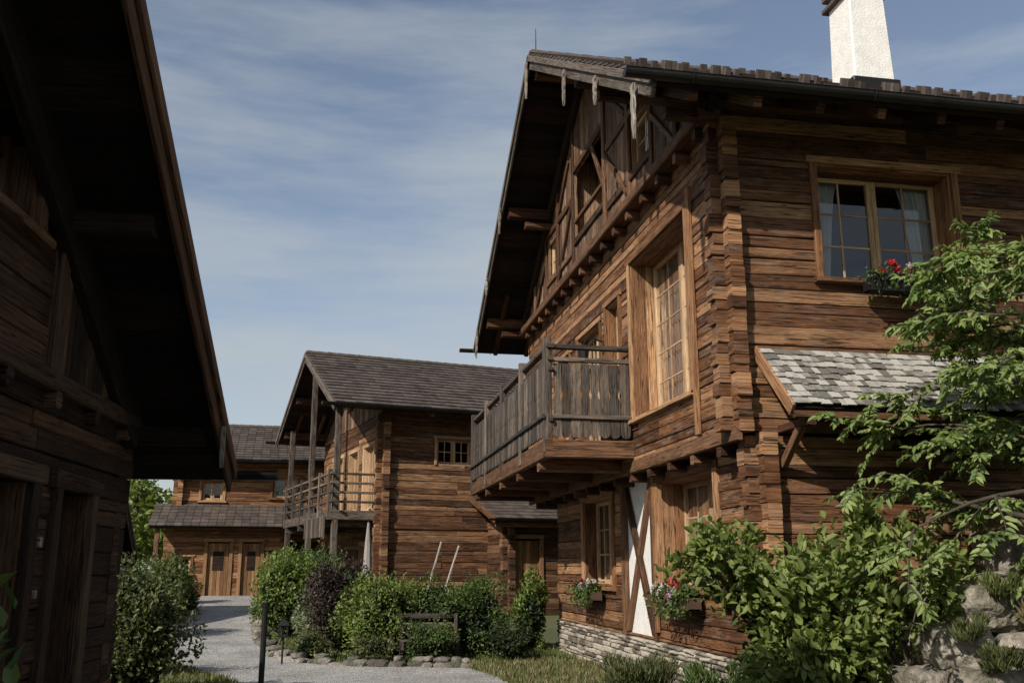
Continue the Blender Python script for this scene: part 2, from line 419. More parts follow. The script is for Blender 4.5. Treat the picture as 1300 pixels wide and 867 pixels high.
def bush(name,loc,size,n,leaf,mat,sub=26,core=True,wid=.55,upb=.3,stems=True,sr=(.22,.40)):
    e=empty(name,loc); rx,ry,h=size
    cs=[];rs=[]
    for i in range(sub):
        d=unit(1)[0]; d[2]=d[2]*.95+.08
        k=rng.uniform(.4,.9)
        r=rng.uniform(*sr)
        c=np.array([d[0]*rx*k,d[1]*ry*k,h*.45+d[2]*h*.5*k*1.05])
        cs.append(c); rs.append(r)
    cs=np.array(cs); rs=np.array(rs)
    pick=rng.integers(0,sub,n); d=unit(n)
    rad=(1-np.abs(rng.normal(0,.26,n)))[:,None]
    sc=np.array([rx,ry,h*.55])
    P=cs[pick]+d*rad*rs[pick][:,None]*sc*1.0
    P+=rng.normal(0,.035,(n,3))*rx
    P=P[P[:,2]>.02]; m=len(P); d=unit(m)
    out=P-np.array([0,0,h*.4]); out/=np.linalg.norm(out,axis=1,keepdims=True)+1e-6
    D=out*.6+d*.8+np.array([0,0,upb]); Nn=out*.7+unit(m)*.7+np.array([0,0,.5])
    L=leaf*rng.uniform(.6,1.35,m)
    leaves_mesh('leaves',P,D,Nn,L,L*wid,mat,e)
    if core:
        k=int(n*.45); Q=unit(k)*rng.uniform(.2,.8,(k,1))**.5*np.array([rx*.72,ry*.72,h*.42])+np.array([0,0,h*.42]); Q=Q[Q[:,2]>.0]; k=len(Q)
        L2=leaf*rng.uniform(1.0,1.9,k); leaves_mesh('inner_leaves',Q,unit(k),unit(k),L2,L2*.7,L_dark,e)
        # shoots that break the outline
        S=[];SD=[]
        for i in range(int(14+rx*14)):
            d0=unit(1)[0]; d0[2]=abs(d0[2])*.9+.25; d0/=np.linalg.norm(d0)
            b0=d0*np.array([rx*.8,ry*.8,h*.46])+np.array([0,0,h*.44])
            dd=d0*.5+np.array([0,0,.7])+rng.normal(0,.25,3); dd/=np.linalg.norm(dd); ln=rng.uniform(.12,.34)
            for k in range(9): S.append(b0+dd*ln*k/9); SD.append(dd*.5+unit(1)[0])
        S=np.array(S);SD=np.array(SD);L3=leaf*rng.uniform(.6,1.1,len(S)); leaves_mesh('shoots',S,SD,unit(len(S))+np.array([0,0,.6]),L3,L3*wid,mat,e)
    if stems:
        mb=MB()
        for i in range(14):
            c=cs[i%sub]; a=V((U(-.1,.1)*rx,U(-.1,.1)*ry,-.05)); b=V(c); m_=(a+b)/2+V((U(-.1,.1),U(-.1,.1),U(0,.1)))
            mb.tube([a,m_,b],[.018,.012,.005],5)
        mb.obj('stems',M_bark,e)
    return e

# ------------------------------------------------------------------ terrain
def sst(t): t=max(0,min(1,t)); return t*t*(3-2*t)
def g(x,y):
    z=-.25+.85*sst((y-17)/22)
    if y<11.0: z+=1.75*sst((x-6.0)/2.0)*sst((11.4-y)/.6 if y>10.8 else 1)
    return z
def axis(lo,hi,step,far):
    a=list(np.arange(lo,hi+1e-6,step)); x=hi;s=step
    r=[]
    while x<far: s*=1.45; x+=s; r.append(x)
    l=[];x=lo;s=step
    while x>-far: s*=1.45; x-=s; l.append(x)
    return l[::-1]+a+r
xs=axis(-16,18,.4,500); ys=axis(-8,46,.4,500)
mb=MB(); nx=len(xs)
for y in ys:
    for x in xs:
        und=.03*noise.noise(V((x*.5,y*.5,0))) if abs(x)<60 and abs(y)<80 else 0
        mb.v.append((x,y,g(x,y)+und-.03))
for j in range(len(ys)-1):
    for i in range(nx-1):
        mb.f.append([j*nx+i,j*nx+i+1,(j+1)*nx+i+1,(j+1)*nx+i]); mb.uv.extend([(0,0)]*4)
m,nt,b,o=newmat('lawn_ground'); oc=N(nt,'ShaderNodeTexCoord').outputs['Object']
n1=nz(nt,oc,.6,5,.6); n2=nz(nt,oc,14,6,.7)
c=mix(nt,'MIX',ramp(nt,n1,[(.4,0.0),(.65,1.0)]),(.085,.10,.035),(.15,.14,.065))
c=mix(nt,'MULTIPLY',.8,c,ramp(nt,n2,[(.3,.45),(.7,1.35)])); nt.links.new(c,b.inputs['Base Color']); b.inputs['Roughness'].default_value=.95
bump(nt,b,n2,1.0,.05)
mb.obj('lawn_ground',m,smooth=True)
edges=[(-6,-1.2,3.0),(13,-1.2,3.0),(16,-1.25,3.0),(17.4,-1.65,2.9),(18.4,-2.1,2.7),(18.9,-2.4,1.9),(19.2,-2.55,.4),(19.8,-2.8,-.55),(20.8,-3.05,-1.1),(25,-3.8,-1.75),(31,-4.1,-2.3),(37.3,-5.2,-2.5)]
def pe(y):
    for (a,l0,r0),(b_,l1,r1) in zip(edges,edges[1:]):
        if a<=y<=b_:
            t=(y-a)/(b_-a); return l0+(l1-l0)*t,r0+(r1-r0)*t
    return edges[-1][1:]
mb=MB(); yy=list(np.arange(-6,37.3,.2)); nc=20
for y in yy:
    l,r=pe(y); l+=.12*noise.noise(V((y*1.7,0,3)))+.05*noise.noise(V((y*6,0,3))); r+=.12*noise.noise(V((y*1.7,9,3)))+.05*noise.noise(V((y*6,9,3)))
    for i in range(nc+1):
        x=l+(r-l)*i/nc; mb.v.append((x,y,g(x,y)+.018+.012*noise.noise(V((x*1.3,y*1.3,5)))))
for j in range(len(yy)-1):
    for i in range(nc): k=j*(nc+1)+i; mb.f.append([k,k+1,k+nc+2,k+nc+1]); mb.uv.extend([(0,0)]*4)
m,nt,b,o=newmat('gravel'); oc=N(nt,'ShaderNodeTexCoord').outputs['Object']
vo=N(nt,'ShaderNodeTexVoronoi'); vo.inputs['Scale'].default_value=32; nt.links.new(oc,vo.inputs['Vector'])
n1=nz(nt,oc,1.1,6,.7); n3=nz(nt,oc,30,5,.7)
c=ramp(nt,n1,[(.3,(.24,.23,.215)),(.7,(.46,.445,.42))]); c=mix(nt,'MULTIPLY',.8,c,ramp(nt,vo.outputs['Color'],[(.1,.45),(.9,1.35)]))
c=mix(nt,'MULTIPLY',.75,c,ramp(nt,n3,[(.3,.45),(.7,1.35)]))
nt.links.new(c,b.inputs['Base Color']); b.inputs['Roughness'].default_value=.95
bump(nt,b,vo.outputs['Distance'],.9,.02)
mb.obj('gravel_path',m,smooth=True)

# ------------------------------------------------------------------ RIGHT CHALET
H=House('wooden_chalet',(0,0,0),0)
yE0,yE1,zE,yR,zR=9.9,24.9,7.42,17.4,11.97
s_=(zR-zE)/(yR-yE0)
def zu(y): return (zE+s_*(y-yE0) if y<yR else zE+s_*(yE1-y))-.22
def limR(z): k=(z-zE+.22)/s_; return yE0+k,yE1-k
Wg=Wall('y',4.9,-1); Wl=Wall('y',5.2,-1); Wn=Wall('x',11.1,-1)
logs=H('log_walls',M_log)
up_ops=[(12.4,15.05,4.0,6.72),(15.75,16.55,4.1,6.35),(17.0,18.6,3.7,6.2),(19.4,20.6,4.1,6.1),(21.6,22.6,4.4,5.9)]
logwall(logs,Wg,11.1,23.7,3.25,7.5,up_ops,h=.165,e0=.17,e1=.15)
lo_ops=[(12.5,14.85,1.3,2.95),(15.2,16.75,.5,3.1),(17.5,19.6,1.25,2.95)]
logwall(logs,Wl,11.1,21.9,.45,3.25,lo_ops,h=.18,e0=.17,e1=.15)
nops=[(6.3,8.35,5.35,7.0),(12,13.6,5.35,6.9)]
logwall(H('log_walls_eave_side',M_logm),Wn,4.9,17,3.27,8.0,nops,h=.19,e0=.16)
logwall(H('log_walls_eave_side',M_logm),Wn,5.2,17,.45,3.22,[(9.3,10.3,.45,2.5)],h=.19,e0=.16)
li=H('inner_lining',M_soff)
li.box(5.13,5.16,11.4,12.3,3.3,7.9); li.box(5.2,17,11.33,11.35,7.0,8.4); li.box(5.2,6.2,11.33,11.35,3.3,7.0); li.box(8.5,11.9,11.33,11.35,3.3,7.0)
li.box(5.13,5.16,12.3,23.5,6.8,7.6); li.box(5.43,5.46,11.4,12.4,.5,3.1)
bk=H('log_walls_rear',M_logd)
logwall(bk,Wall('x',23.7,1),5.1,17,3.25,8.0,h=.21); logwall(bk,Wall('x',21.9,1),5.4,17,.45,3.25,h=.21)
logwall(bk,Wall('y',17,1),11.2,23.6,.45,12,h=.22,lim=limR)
bm_=H('floor_beams',M_beam)
bm_.box(4.98,6.5,11.2,23.6,3.16,3.24,'y')
bm_.box(5.3,16.9,11.3,23.6,6.95,7.0,'x')
Wg.box(bm_,10.95,23.8,3.14,3.34,-.05,.025,'a',.01)
y=11.6
while y<23.5: bm_.box(4.90,5.6,y-.07,y+.07,3.0,3.14,'x',.02); y+=.95
window(H,Wg,12.4,15.05,4.0,6.72,rec=.40,nc=2,cols=2,rows=5,full=True,cas=.12)
window(H,Wg,15.75,16.55,4.1,6.35,rec=.16,nc=1,cols=2,rows=4,cas=.1)
window(H,Wg,17.0,18.6,3.7,6.2,rec=.16,nc=2,cols=2,rows=4,cas=.1)
window(H,Wg,19.4,20.6,4.1,6.1,rec=.16,nc=2,cols=2,rows=3,cas=.1)
window(H,Wg,21.6,22.6,4.4,5.9,rec=.16,nc=1,cols=2,rows=3,cas=.1)
window(H,Wl,12.5,14.85,1.3,2.95,rec=.40,nc=2,cols=2,rows=3,full=True)
window(H,Wl,17.5,19.6,1.25,2.95,rec=.25,nc=2,cols=2,rows=3,rev=M_logl)
window(H,Wn,6.3,8.35,5.35,7.0,rec=.34,nc=2,cols=2,rows=3,cas=.1,cwid=.27)
window(H,Wn,12,13.6,5.35,6.9,rec=.3,nc=2,cols=2,rows=3,cas=.1)
H('porch_door',M_logd).box(9.3,10.3,11.2,11.26,.45,2.5,'z',.01)
Wg.box(H('window_casings',M_logl),12.13,12.25,3.37,6.98,.0,.06,'z',.01)
H('plaster_panel',M_plaster).box(5.26,5.36,15.2,16.75,.5,3.1)
cb=H('cross_braces',M_beam)
Wl.box(cb,15.08,15.22,.46,3.1,-.05,.05,'z',.015); Wl.box(cb,16.73,16.87,.46,3.1,-.05,.05,'z',.015)
cb.beam(Wl.P(15.25,.55,.0),Wl.P(16.70,3.05,.0),.11,.09,.015,up=X); cb.beam(Wl.P(16.70,.55,-.015),Wl.P(15.25,3.05,-.015),.11,.09,.015,up=X)
Wl.box(H('window_casings',M_logl),14.98,15.08,.6,3.1,.0,.06,'z',.01)
Wb=Wall('y',4.80,-1); gb=H('gable_boards',M_board)
gop=[(16.15,18.4,8.35,9.83),(13.5,14.5,8.2,9.1),(20.0,21.0,8.2,9.1)]
vboards(gb,Wb,11.2,23.6,7.62,lambda y:zu(y)-.0,gop,w=.2,th=.05)
tr=H('gable_framing',M_logd)
Wb.box(tr,10.95,23.85,7.48,7.66,-.1,.20,'a',.02)
Wb.box(tr,10.95,23.85,7.66,7.74,-.0,.12,'a',.02)
y=11.35
while y<23.6:
    Wb.box(tr,y-.06,y+.06,7.32,7.48,-.10,.14,'d',.02); y+=.78
for y in (12.3,13.4,14.6,16.08,18.47,19.9,21.1,22.4):
    Wb.box(tr,y-.075,y+.075,7.74,zu(y)-.02,.0,.055,'z',.012)
for a,b_,zz in ((13.4,16.0,9.3),(18.55,21.1,9.3),(16.0,18.55,9.9),(13.4,16.0,8.12),(18.5,21.1,8.12),(16.0,18.55,8.27)):
    Wb.box(tr,a+.08,b_-.08,zz-.07,zz+.07,.0,.05,'a',.012)
for A,B in (((14.7,7.9),(16.0,9.2)),((19.8,7.9),(18.6,9.2)),((12.4,7.8),(13.35,8.7)),((22.3,7.8),(21.2,8.7)),((14.7,9.4),(15.8,10.3)),((19.8,9.4),(18.8,10.3)),((16.1,8.6),(16.9,9.8))):
    tr.beam(Wb.P(A[0],A[1],.03),Wb.P(B[0],B[1],.03),.10,.06,.01,up=X)
Wi=Wall('y',5.5,-1)
logwall(H('loggia_wall',M_logl),Wi,15.6,19,8.2,10.4,[(16.9,17.9,8.5,9.75)],h=.19)
window(H,Wi,16.9,17.9,8.5,9.75,rec=.05,nc=1,cols=2,rows=3,cas=.08)
lg=H('loggia_boards',M_board)
lg.box(4.86,5.5,15.9,19,8.2,8.3,'y'); lg.box(4.86,5.5,15.95,16.05,8.3,10.2,'z'); lg.box(4.86,5.5,18.55,18.65,8.3,10.2,'z')
Wb.box(tr,16.16,18.39,8.7,8.78,-.05,.03,'a',.01)
window(H,Wb,13.5,14.5,8.2,9.1,rec=.08,nc=1,cols=2,rows=2,cas=0)
window(H,Wb,20.0,21.0,8.2,9.1,rec=.08,nc=1,cols=2,rows=2,cas=0)
roof(H,3.65,17.6,yE0,yE1,zE,yR,zR,purl=(11.1,14.2,17.4,20.6,23.7))
rake(H,4.74,yE0,yE1,zE,yR,zR)
pu=H('purlins',M_beam)
for y in (11.1,14.2,20.6,23.7):
    z0=(zE+s_*(y-yE0) if y<yR else zE+s_*(yE1-y))-.5
    pu.box(4.15,4.8,y-.08,y+.08,z0-.18,z0-.03,'x',.03)
sg_=H('snow_guards',M_tile)
tdir=V((0,yR-yE0,zR-zE)).normalized(); nrm=V((0,-tdir.z,tdir.y))
for r_,off in ((.28,0),(.98,.3),(1.7,.1),(3.2,.3)):
    x=3.85+off
    while x<17.3:
        base=V((x,yE0,zE))+tdir*(r_+U(-.02,.02))+nrm*.05
        sg_.prism(base,base+nrm*.12+tdir*.02,X,tdir,.11,.05,.012,.004)
        if random.random()<.75:
            b2=base+X*.16; sg_.prism(b2,b2+nrm*.10,X,tdir,.09,.05,.012,.004)
        x+=.62+U(-.02,.02)
def drop(cp,px,y,z,l,w=.13):
    pts=[]
    prof=[(0,1),(.1,.9),(.2,.55),(.3,.95),(.45,1),(.55,.6),(.68,.85),(.82,.5),(1,.08)]
    for t,k in prof: pts.append((px,y-w/2*k,z-l*t))
    for t,k in prof[::-1]: pts.append((px,y+w/2*k,z-l*t))
    cp.extrude(pts,(.035,0,0))
cp=H('carved_drop_boards',M_pale)
for y,l in ((10.55,.75),(12.3,.45),(14.2,.65),(17.4,.8),(20.6,.65),(22.5,.45),(24.1,.75)):
    z0=(zE+s_*(y-yE0) if y<yR else zE+s_*(yE1-y)); drop(cp,3.52,y,z0-.2,l)
def stonewall(mb,W,a0,a1,z0,z1,hh=(.05,.13),ww=(.14,.42),dp=.12):
    z=z0
    while z<z1-.02:
        h=min(U(*hh),z1-z); a=a0
        while a<a1-.02:
            w=min(U(*ww),a1-a); W.box(mb,a+.006,a+w-.006,z+.005,z+h-.005,-.1,U(.02,dp)*.6,'a',.018,.008); a+=w
        z+=h
st=H('stone_plinth',M_stone); Ws=Wall('y',5.18,-1); Wsn=Wall('x',11.08,-1)
H('plinth_mortar',M_mortar).box(5.2,17,11.12,21.9,-.6,.44)
stonewall(st,Ws,11.05,21.95,-.35,.45); stonewall(st,Wsn,5.1,17,-.35,.45)
# balcony
bf=H('balcony_frame',M_logd); bb=H('balcony_boards',M_grey); br=H('balcony_rails',M_grey)
bf.box(3.5,4.9,15.2,23.7,3.56,3.62,'y')
k=15.25
while k<23.6: bf.box(3.45,4.95,k,k+.17,3.5,3.56,'x',.01); k+=.18
bf.box(3.38,3.5,15.12,23.75,3.36,3.66,'y',.015)
bf.box(3.5,4.9,15.12,15.24,3.36,3.66,'x',.015); bf.box(3.5,4.9,23.6,23.74,3.36,3.66,'x',.015)
for y in (15.9,17.8,19.7,21.6,23.2):
    bf.box(3.42,5.0,y-.1,y+.1,3.2,3.5,'x',.03)
for y in (15.2,17.3,19.4,21.5,23.65): br.box(3.36,3.50,y-.07,y+.07,3.45,5.38,'z',.015)
def scal(P,a0,a1,z0,z1,off):
    w=a1-a0; m_=(a0+a1)/2; zc=(z0+z1)/2+.1; k=.024
    pts=[P(a0,z1),P(a0,zc+.08),P(a0+k,zc),P(a0,zc-.08),P(a0,z0+w*.4)]+[P(m_-w/2*math.cos(t),z0+w*.4-w*.45*math.sin(t)) for t in [math.pi*i/6 for i in range(1,6)]]+[P(a1,z0+w*.4),P(a1,zc-.08),P(a1-k,zc),P(a1,zc+.08),P(a1,z1)]
    bb.extrude(pts,off)
a=15.3
while a<23.5:
    w=.165*U(.85,1.15); jx=U(-.006,.006); scal(lambda q,z:V((3.37+jx,q,z)),a,a+w-U(.012,.03),3.70,4.94,(.03,0,0)); a+=w
a=3.53
while a<4.84:
    w=.165*U(.85,1.15); jx=U(-.006,.006); scal(lambda q,z:V((q,15.13+jx,z)),a,min(a+w-U(.008,.018),4.88),3.70,4.94,(0,.03,0)); a+=w
for z0,z1,t in ((3.95,4.03,.05),(4.80,4.88,.05),(4.98,5.06,.07),(5.2,5.28,.12)):
    br.box(3.44-t/2+.02,3.44+t/2+.03,15.05,23.8,z0,z1,'y',.012)
    br.box(3.5,4.9,15.2-t/2,15.2+t/2,z0,z1,'x',.012)
br.box(3.32,3.365,15.1,23.8,4.0,4.07,'y',.01); br.box(3.5,4.9,15.085,15.120,4.0,4.07,'x',.01)
# lean-to shingle roof
sh=H('lean_to_shingles',M_shingle); lt=H('lean_to_frame',M_logl)
E=V((0,10.2,3.46));R=V((0,11.08,4.34));D=(R-E);Ln=D.length;t=D/Ln;n=V((0,-t.z,t.y))
k=0.0
H('lean_to_deck',M_soff).prism(V((5.3,0,0))+E+t*Ln/2-n*.05,V((9.6,0,0))+E+t*Ln/2-n*.05,t,n,Ln,.05)
while k<Ln-.03:
    x=5.24
    while x<9.6:
        w=U(.07,.15); s0=k+U(-.025,.02)
        sh.prism(E+t*s0+n*(.035+U(-.006,.008))+X*(x+w/2),E+t*min(s0+.26,Ln)+n*.002+X*(x+w/2),X,n,w-.006,.014,0,.003); x+=w
    k+=.135
lt.prism(E-t*.04-n*.04+X*5.26,R-n*.04+X*5.26,X,n,.04,.16,.006)
lb=H('lean_to_beams',M_beam)
lb.prism(V((5.28,10.22,3.36)),V((9.6,10.22,3.36)),Y,Z,.07,.08,.01)
for x in (5.5,7.5,9.4):
    lb.beam((x,11.0,2.85),(x,10.4,3.32),.09,.10,.01); lb.box(x-.05,x+.05,10.2,11.0,3.24,3.34,'y',.01)
# chimney
ch=H('chimney',M_plaster); 
cx,cy=9.98,15.5
ch.prism((cx,cy,10.0),(cx,cy,12.80),X,Y,.90,.9,.03,0,.76,.78)
H('chimney_cap',M_tile).prism((cx,cy,12.70),(cx,cy,12.77),X,Y,.98,.98,.02); H('chimney_cap',M_tile).prism((cx,cy,12.95),(cx,cy,13.05),X,Y,.95,.95,.02)
for dx in (-.3,.3):
    for dy in (-.3,.3): ch.box(cx+dx-.05,cx+dx+.05,cy+dy-.05,cy+dy+.05,12.78,12.95)
H('chimney_flashing',M_metal).prism((cx,cy,10.6),(cx,cy,10.80),X,Y,1.0,1.0,.02)
H('lightning_rod',M_metal).tube([(3.75,17.4,12.0),(3.75,17.4,12.6)],[.012,.006],6)
lm=H('balcony_lantern',M_black); lm.tube([(4.88,16.8,5.75),(4.6,16.8,5.85),(4.5,16.8,5.7)],[.015]*3,6); lm.tube([(4.5,16.8,5.7),(4.5,16.8,5.62),(4.5,16.8,5.4),(4.5,16.8,5.36)],[.02,.12,.09,.03],8)
H.done()

# ------------------------------------------------------------------ LEFT CHALET
H=House('wooden_chalet',(-1.984,9.70,0),math.pi-math.radians(4.67))
yE0,yE1,zE,yR,zR=-.8,13.2,2.62,6.2,6.80
s_=(zR-zE)/(yR-yE0)
def limL(z): k=(z-zE+.22)/s_; return yE0+k,yE1-k
def zuL(y): return (zE+s_*(y-yE0) if y<yR else zE+s_*(yE1-y))-.2
W0=Wall('y',0,-1)
dops=[(1.0,1.72,-.3,2.2),(2.3,3.2,-.3,2.2),(5,6.2,.8,2.1),(8,9.2,.8,2.1)]
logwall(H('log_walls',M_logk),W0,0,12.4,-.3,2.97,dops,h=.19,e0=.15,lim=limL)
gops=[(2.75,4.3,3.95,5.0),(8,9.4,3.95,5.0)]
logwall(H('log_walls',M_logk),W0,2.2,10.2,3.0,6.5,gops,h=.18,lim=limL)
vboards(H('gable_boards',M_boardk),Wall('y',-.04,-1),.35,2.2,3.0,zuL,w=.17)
rake(H,-.08,yE0,yE1,zE,yR,zR,h=.34)
for o_ in (gops[0],gops[1],dops[2],dops[3]): window(H,W0,*o_,rec=.2,nc=2,cols=2,rows=2,rev=M_beam,fmat=M_beam,curt=False)
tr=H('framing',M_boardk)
W0.box(tr,-.1,12.5,2.88,3.02,-.05,.13,'a',.02)
k=.4
while k<12: W0.box(tr,k-.06,k+.06,2.76,2.88,-.05,.11,'d',.02); k+=.9
W0.box(tr,2.14,2.3,3.02,zuL(2.2),-.02,.07,'z',.012)
for a,b_ in ((1.0,1.72),(2.3,3.2)):
    for q in (a-.07,b_+.07): W0.box(tr,q-.07,q+.07,-.3,2.2,-.02,.05,'z',.01)
    W0.box(tr,a-.2,b_+.2,2.2,2.34,-.02,.06,'a',.01)
    dr=H('doors',M_logk); W0.box(H('door_reveal',M_logk),a,a+.03,-.3,2.2,-.3,-.02,'z'); W0.box(H('door_reveal',M_logk),b_-.03,b_,-.3,2.2,-.3,-.02,'z')
    q=a+.03
    while q<b_-.04: W0.box(dr,q+.004,min(q+.14,b_-.03)-.004,-.25,2.2,-.34,-.28,'z',.008); q+=.14
W0.box(H('door_plate',M_pale),1.97,2.03,1.75,1.82,.0,.02); W0.box(H('door_plate',M_pale),1.97,2.01,1.38,1.44,.0,.02)
bk=H('log_walls_rear',M_logk)
logwall(bk,Wall('x',0,-1),0,10,-.3,2.9,h=.21); logwall(bk,Wall('x',12.4,1),0,10,-.3,2.9,h=.21); logwall(bk,Wall('y',10,1),0,12.4,-.3,6.5,h=.21,lim=limL)
roof(H,-.82,10.6,yE0,yE1,zE,yR,zR,purl=(0.05,2.3,6.2,9,12.3),gx=.5,bmat=M_beam,pw=.15,raft=False,pmat=M_soff)
cp=H('carved_drop_boards',M_pale)
drop(cp,-.93,4.45,zE+s_*5.25-.25,.5,.09); drop(cp,-.93,.1,zE+s_*.9-.22,.4,.08); drop(cp,-.93,6.3,zR-.3,.6)
H.done()

# ------------------------------------------------------------------ CENTRE CHALET
H=House('wooden_chalet',(1.42,29.37,0),math.radians(13))
yE0,yE1,zE,yR,zR=-.9,8.9,6.37,4.0,8.85
s_=(zR-zE)/(yR-yE0)
def limC(z): k=(z-zE+.2)/s_; return yE0+k,yE1-k
W0=Wall('y',0,-1);Wn=Wall('x',0,-1)
ops=[(.9,2.1,3.4,5.4),(2.9,4.0,3.4,5.4),(5,6.4,3.4,5.4),(1,2.2,.9,2.3)]
logwall(H('log_walls',M_logm),W0,0,8,0,6.3,ops,h=.18,e0=.18,e1=.15,lim=limC)
vboards(H('gable_boards',M_board),Wall('y',-.02,-1),.1,7.9,6.3,lambda y:(zE+s_*(y-yE0) if y<yR else zE+s_*(yE1-y))-.2,w=.18)
rake(H,-.06,yE0,yE1,zE,yR,zR)
for o_ in ops: window(H,W0,*o_[:4],rec=.12,nc=2,cols=1,rows=3,cas=.12,rev=M_frame)
nops=[(1.75,2.95,4.75,5.6)]
logwall(H('log_walls_eave_side',M_logm),Wn,0,14,0,6.6,nops,h=.18,e0=.18)
window(H,Wn,1.75,2.95,4.75,5.6,rec=.12,nc=2,cols=2,rows=2,cas=.07,fmat=M_beam,rev=M_beam,curt=False,sill=False)
logwall(H('log_walls_rear',M_logd),Wall('x',8,1),0,14,0,6.6,h=.22); logwall(H('log_walls_rear',M_logd),Wall('y',14,1),0,8,0,8.8,h=.22,lim=limC)
roof(H,-1.7,14.8,yE0,yE1,zE,yR,zR,purl=(0,2,4,6,8))
bf=H('balcony_frame',M_grey); pr=H('balcony_posts',M_barge)
bf.box(-1.55,0,.2,7.2,3.15,3.25,'y'); bf.box(-1.6,-1.5,.1,7.3,3.0,3.28,'y',.01); bf.box(-1.5,0,.1,.2,3.0,3.28,'x',.01)
for y in (.5,2.5,4.5,6.8): bf.box(-1.6,0,y-.08,y+.08,2.8,3.0,'x',.01)
for z in (3.5,3.78,4.06,4.34): bf.box(-1.58,-1.5,-.2,7.8,z,z+.07,'y',.01); bf.box(-1.5,0,.1,.17,z,z+.07,'x',.01)
for y in (.15,1.5,2.9,4.3,5.7,7.1): bf.box(-1.62,-1.5,y-.06,y+.06,3.0,4.5,'z',.01)
for y in (.2,3.9,7.6):
    zz=(zE+s_*(y-yE0) if y<yR else zE+s_*(yE1-y))-.4
    pr.box(-1.45,-1.27,y-.09,y+.09,3.2,zz,'z',.015)
    pr.box(-1.45,-1.27,y-.09,y+.09,0,3.0,'z',.015)
H('floor_band',M_beam).box(-.03,14,-.04,.0,2.75,2.93,'x',.01)
vboards(H('balcony_boards',M_grey),Wall('y',-1.66,-1),.3,3.2,2.5,3.1,w=.16)
po=H('porch_walls',M_logd); Wp=Wall('x',-1.6,-1)
logwall(po,Wp,3.5,9,0,3.0,[(3.75,4.55,0,2.45),(6.1,6.9,1.4,2.2)],h=.18,e0=.15)
logwall(po,Wall('y',3.5,-1),-1.6,-.02,0,3.0,h=.18,e0=.15); logwall(po,Wall('y',9,1),-1.6,-.02,0,3.0,h=.2)
window(H,Wp,6.1,6.9,1.4,2.2,rec=.1,nc=1,cols=2,rows=2,cas=.08,curt=False)
d=H('porch_door',M_door); q=3.76
while q<4.53: Wp.box(d,q+.004,q+.13,.05,2.4,-.14,-.08,'z',.008); q+=.133
Wp.box(H('porch_casing',M_door),3.62,3.74,0,2.45,0,.05,'z'); Wp.box(H('porch_casing',M_door),4.56,4.68,0,2.45,0,.05,'z'); Wp.box(H('porch_casing',M_door),3.6,4.7,2.46,2.58,0,.06)
E=V((0,-2.3,3.02));R=V((0,-.02,3.85));D=(R-E);Ln=D.length;t=D/Ln;n=V((0,-t.z,t.y))
H('porch_deck',M_soff).prism(V((2.9,0,0))+E+t*Ln/2-n*.05,V((9.4,0,0))+E+t*Ln/2-n*.05,t,n,Ln,.08)
sh=H('porch_roof_tiles',M_tile); k=0
while k<Ln:
    x=2.88
    while x<9.3:
        sh.prism(E+t*(k-.04)+n*.03+X*(x+.15),E+t*min(k+.36,Ln)+n*.004+X*(x+.15),X,n,.29,.03,.008,.002); x+=.3
    k+=.32
H('porch_beams',M_beam).prism(E-t*.03-n*.08+X*2.85,R-n*.08+X*2.85,X,n,.05,.2,.01); H('porch_beams',M_beam).box(2.9,9.4,-2.2,-2.05,2.78,2.93,'x',.01)
H('gutters',M_metal).gutter((2.6,-2.36,3.0),(9.6,-2.36,3.0),.06)
H.done()

# ------------------------------------------------------------------ FAR LEFT CHALET
H=House('wooden_chalet',(-6.0,39,0),math.radians(3))
yE0,yE1,zE,yR,zR=-.9,8.1,5.7,3.6,7.6
s_=(zR-zE)/(yR-yE0)
def limF(z): k=(z-zE+.2)/s_; return yE0+k,yE1-k
Wn=Wall('x',0,-1);W0=Wall('y',0,-1)
ops=[(.9,1.7,4.15,4.9),(3.6,4.6,4.3,5.1)]
logwall(H('log_walls',M_logl),Wn,0,9,.2,5.9,ops,h=.22,e0=.2)
for o_ in ops: window(H,Wn,*o_,rec=.1,nc=2,cols=1,rows=2,cas=.1,curt=False)
logwall(H('log_walls',M_logl),W0,0,7.2,.2,7.4,h=.22,e0=.2,lim=limF); logwall(H('log_walls_rear',M_logd),Wall('x',7.2,1),0,9,.2,5.9,h=.22); logwall(H('log_walls_rear',M_logd),Wall('y',9,1),0,7.2,.2,7.4,h=.22,lim=limF)
roof(H,-.5,9.6,yE0,yE1,zE,yR,zR,purl=(0,3.6,7.2),tw=.33,raft=False,gx=.2)
Wp=Wall('x',-1.1,-1)
logwall(H('lower_log_walls',M_logl),Wp,-.1,4.2,.2,3.15,[(1.35,2.15,.3,2.55),(2.6,3.3,.3,2.55),(.3,.8,1.4,2.0)],h=.2,e0=.15,e1=.1)
logwall(H('lower_log_walls',M_logl),Wall('y',-.1,-1),-1.1,0,.2,3.3,h=.2); logwall(H('lower_log_walls',M_logl),Wall('y',4.2,1),-1.1,0,.2,3.3,h=.2)
window(H,Wp,.3,.8,1.4,2.0,rec=.08,nc=1,cols=2,rows=2,cas=.07,curt=False)
for a,b_ in ((1.35,2.15),(2.6,3.3)):
    d=H('doors',M_door); q=a
    while q<b_-.02: Wp.box(d,q+.004,min(q+.13,b_)-.002,.3,2.5,-.1,-.05,'z',.008); q+=.13
    c_=H('door_casings',M_door); Wp.box(c_,a-.12,a,.3,2.55,0,.05,'z'); Wp.box(c_,b_,b_+.12,.3,2.55,0,.05,'z'); Wp.box(c_,a-.14,b_+.14,2.56,2.68,0,.06)
    Wp.box(H('door_glazing',M_soff),a+.2,b_-.2,1.5,2.2,-.052,-.04)
E=V((0,-2.0,3.1));R=V((0,-.02,4.0));D=(R-E);Ln=D.length;t=D/Ln;n=V((0,-t.z,t.y))
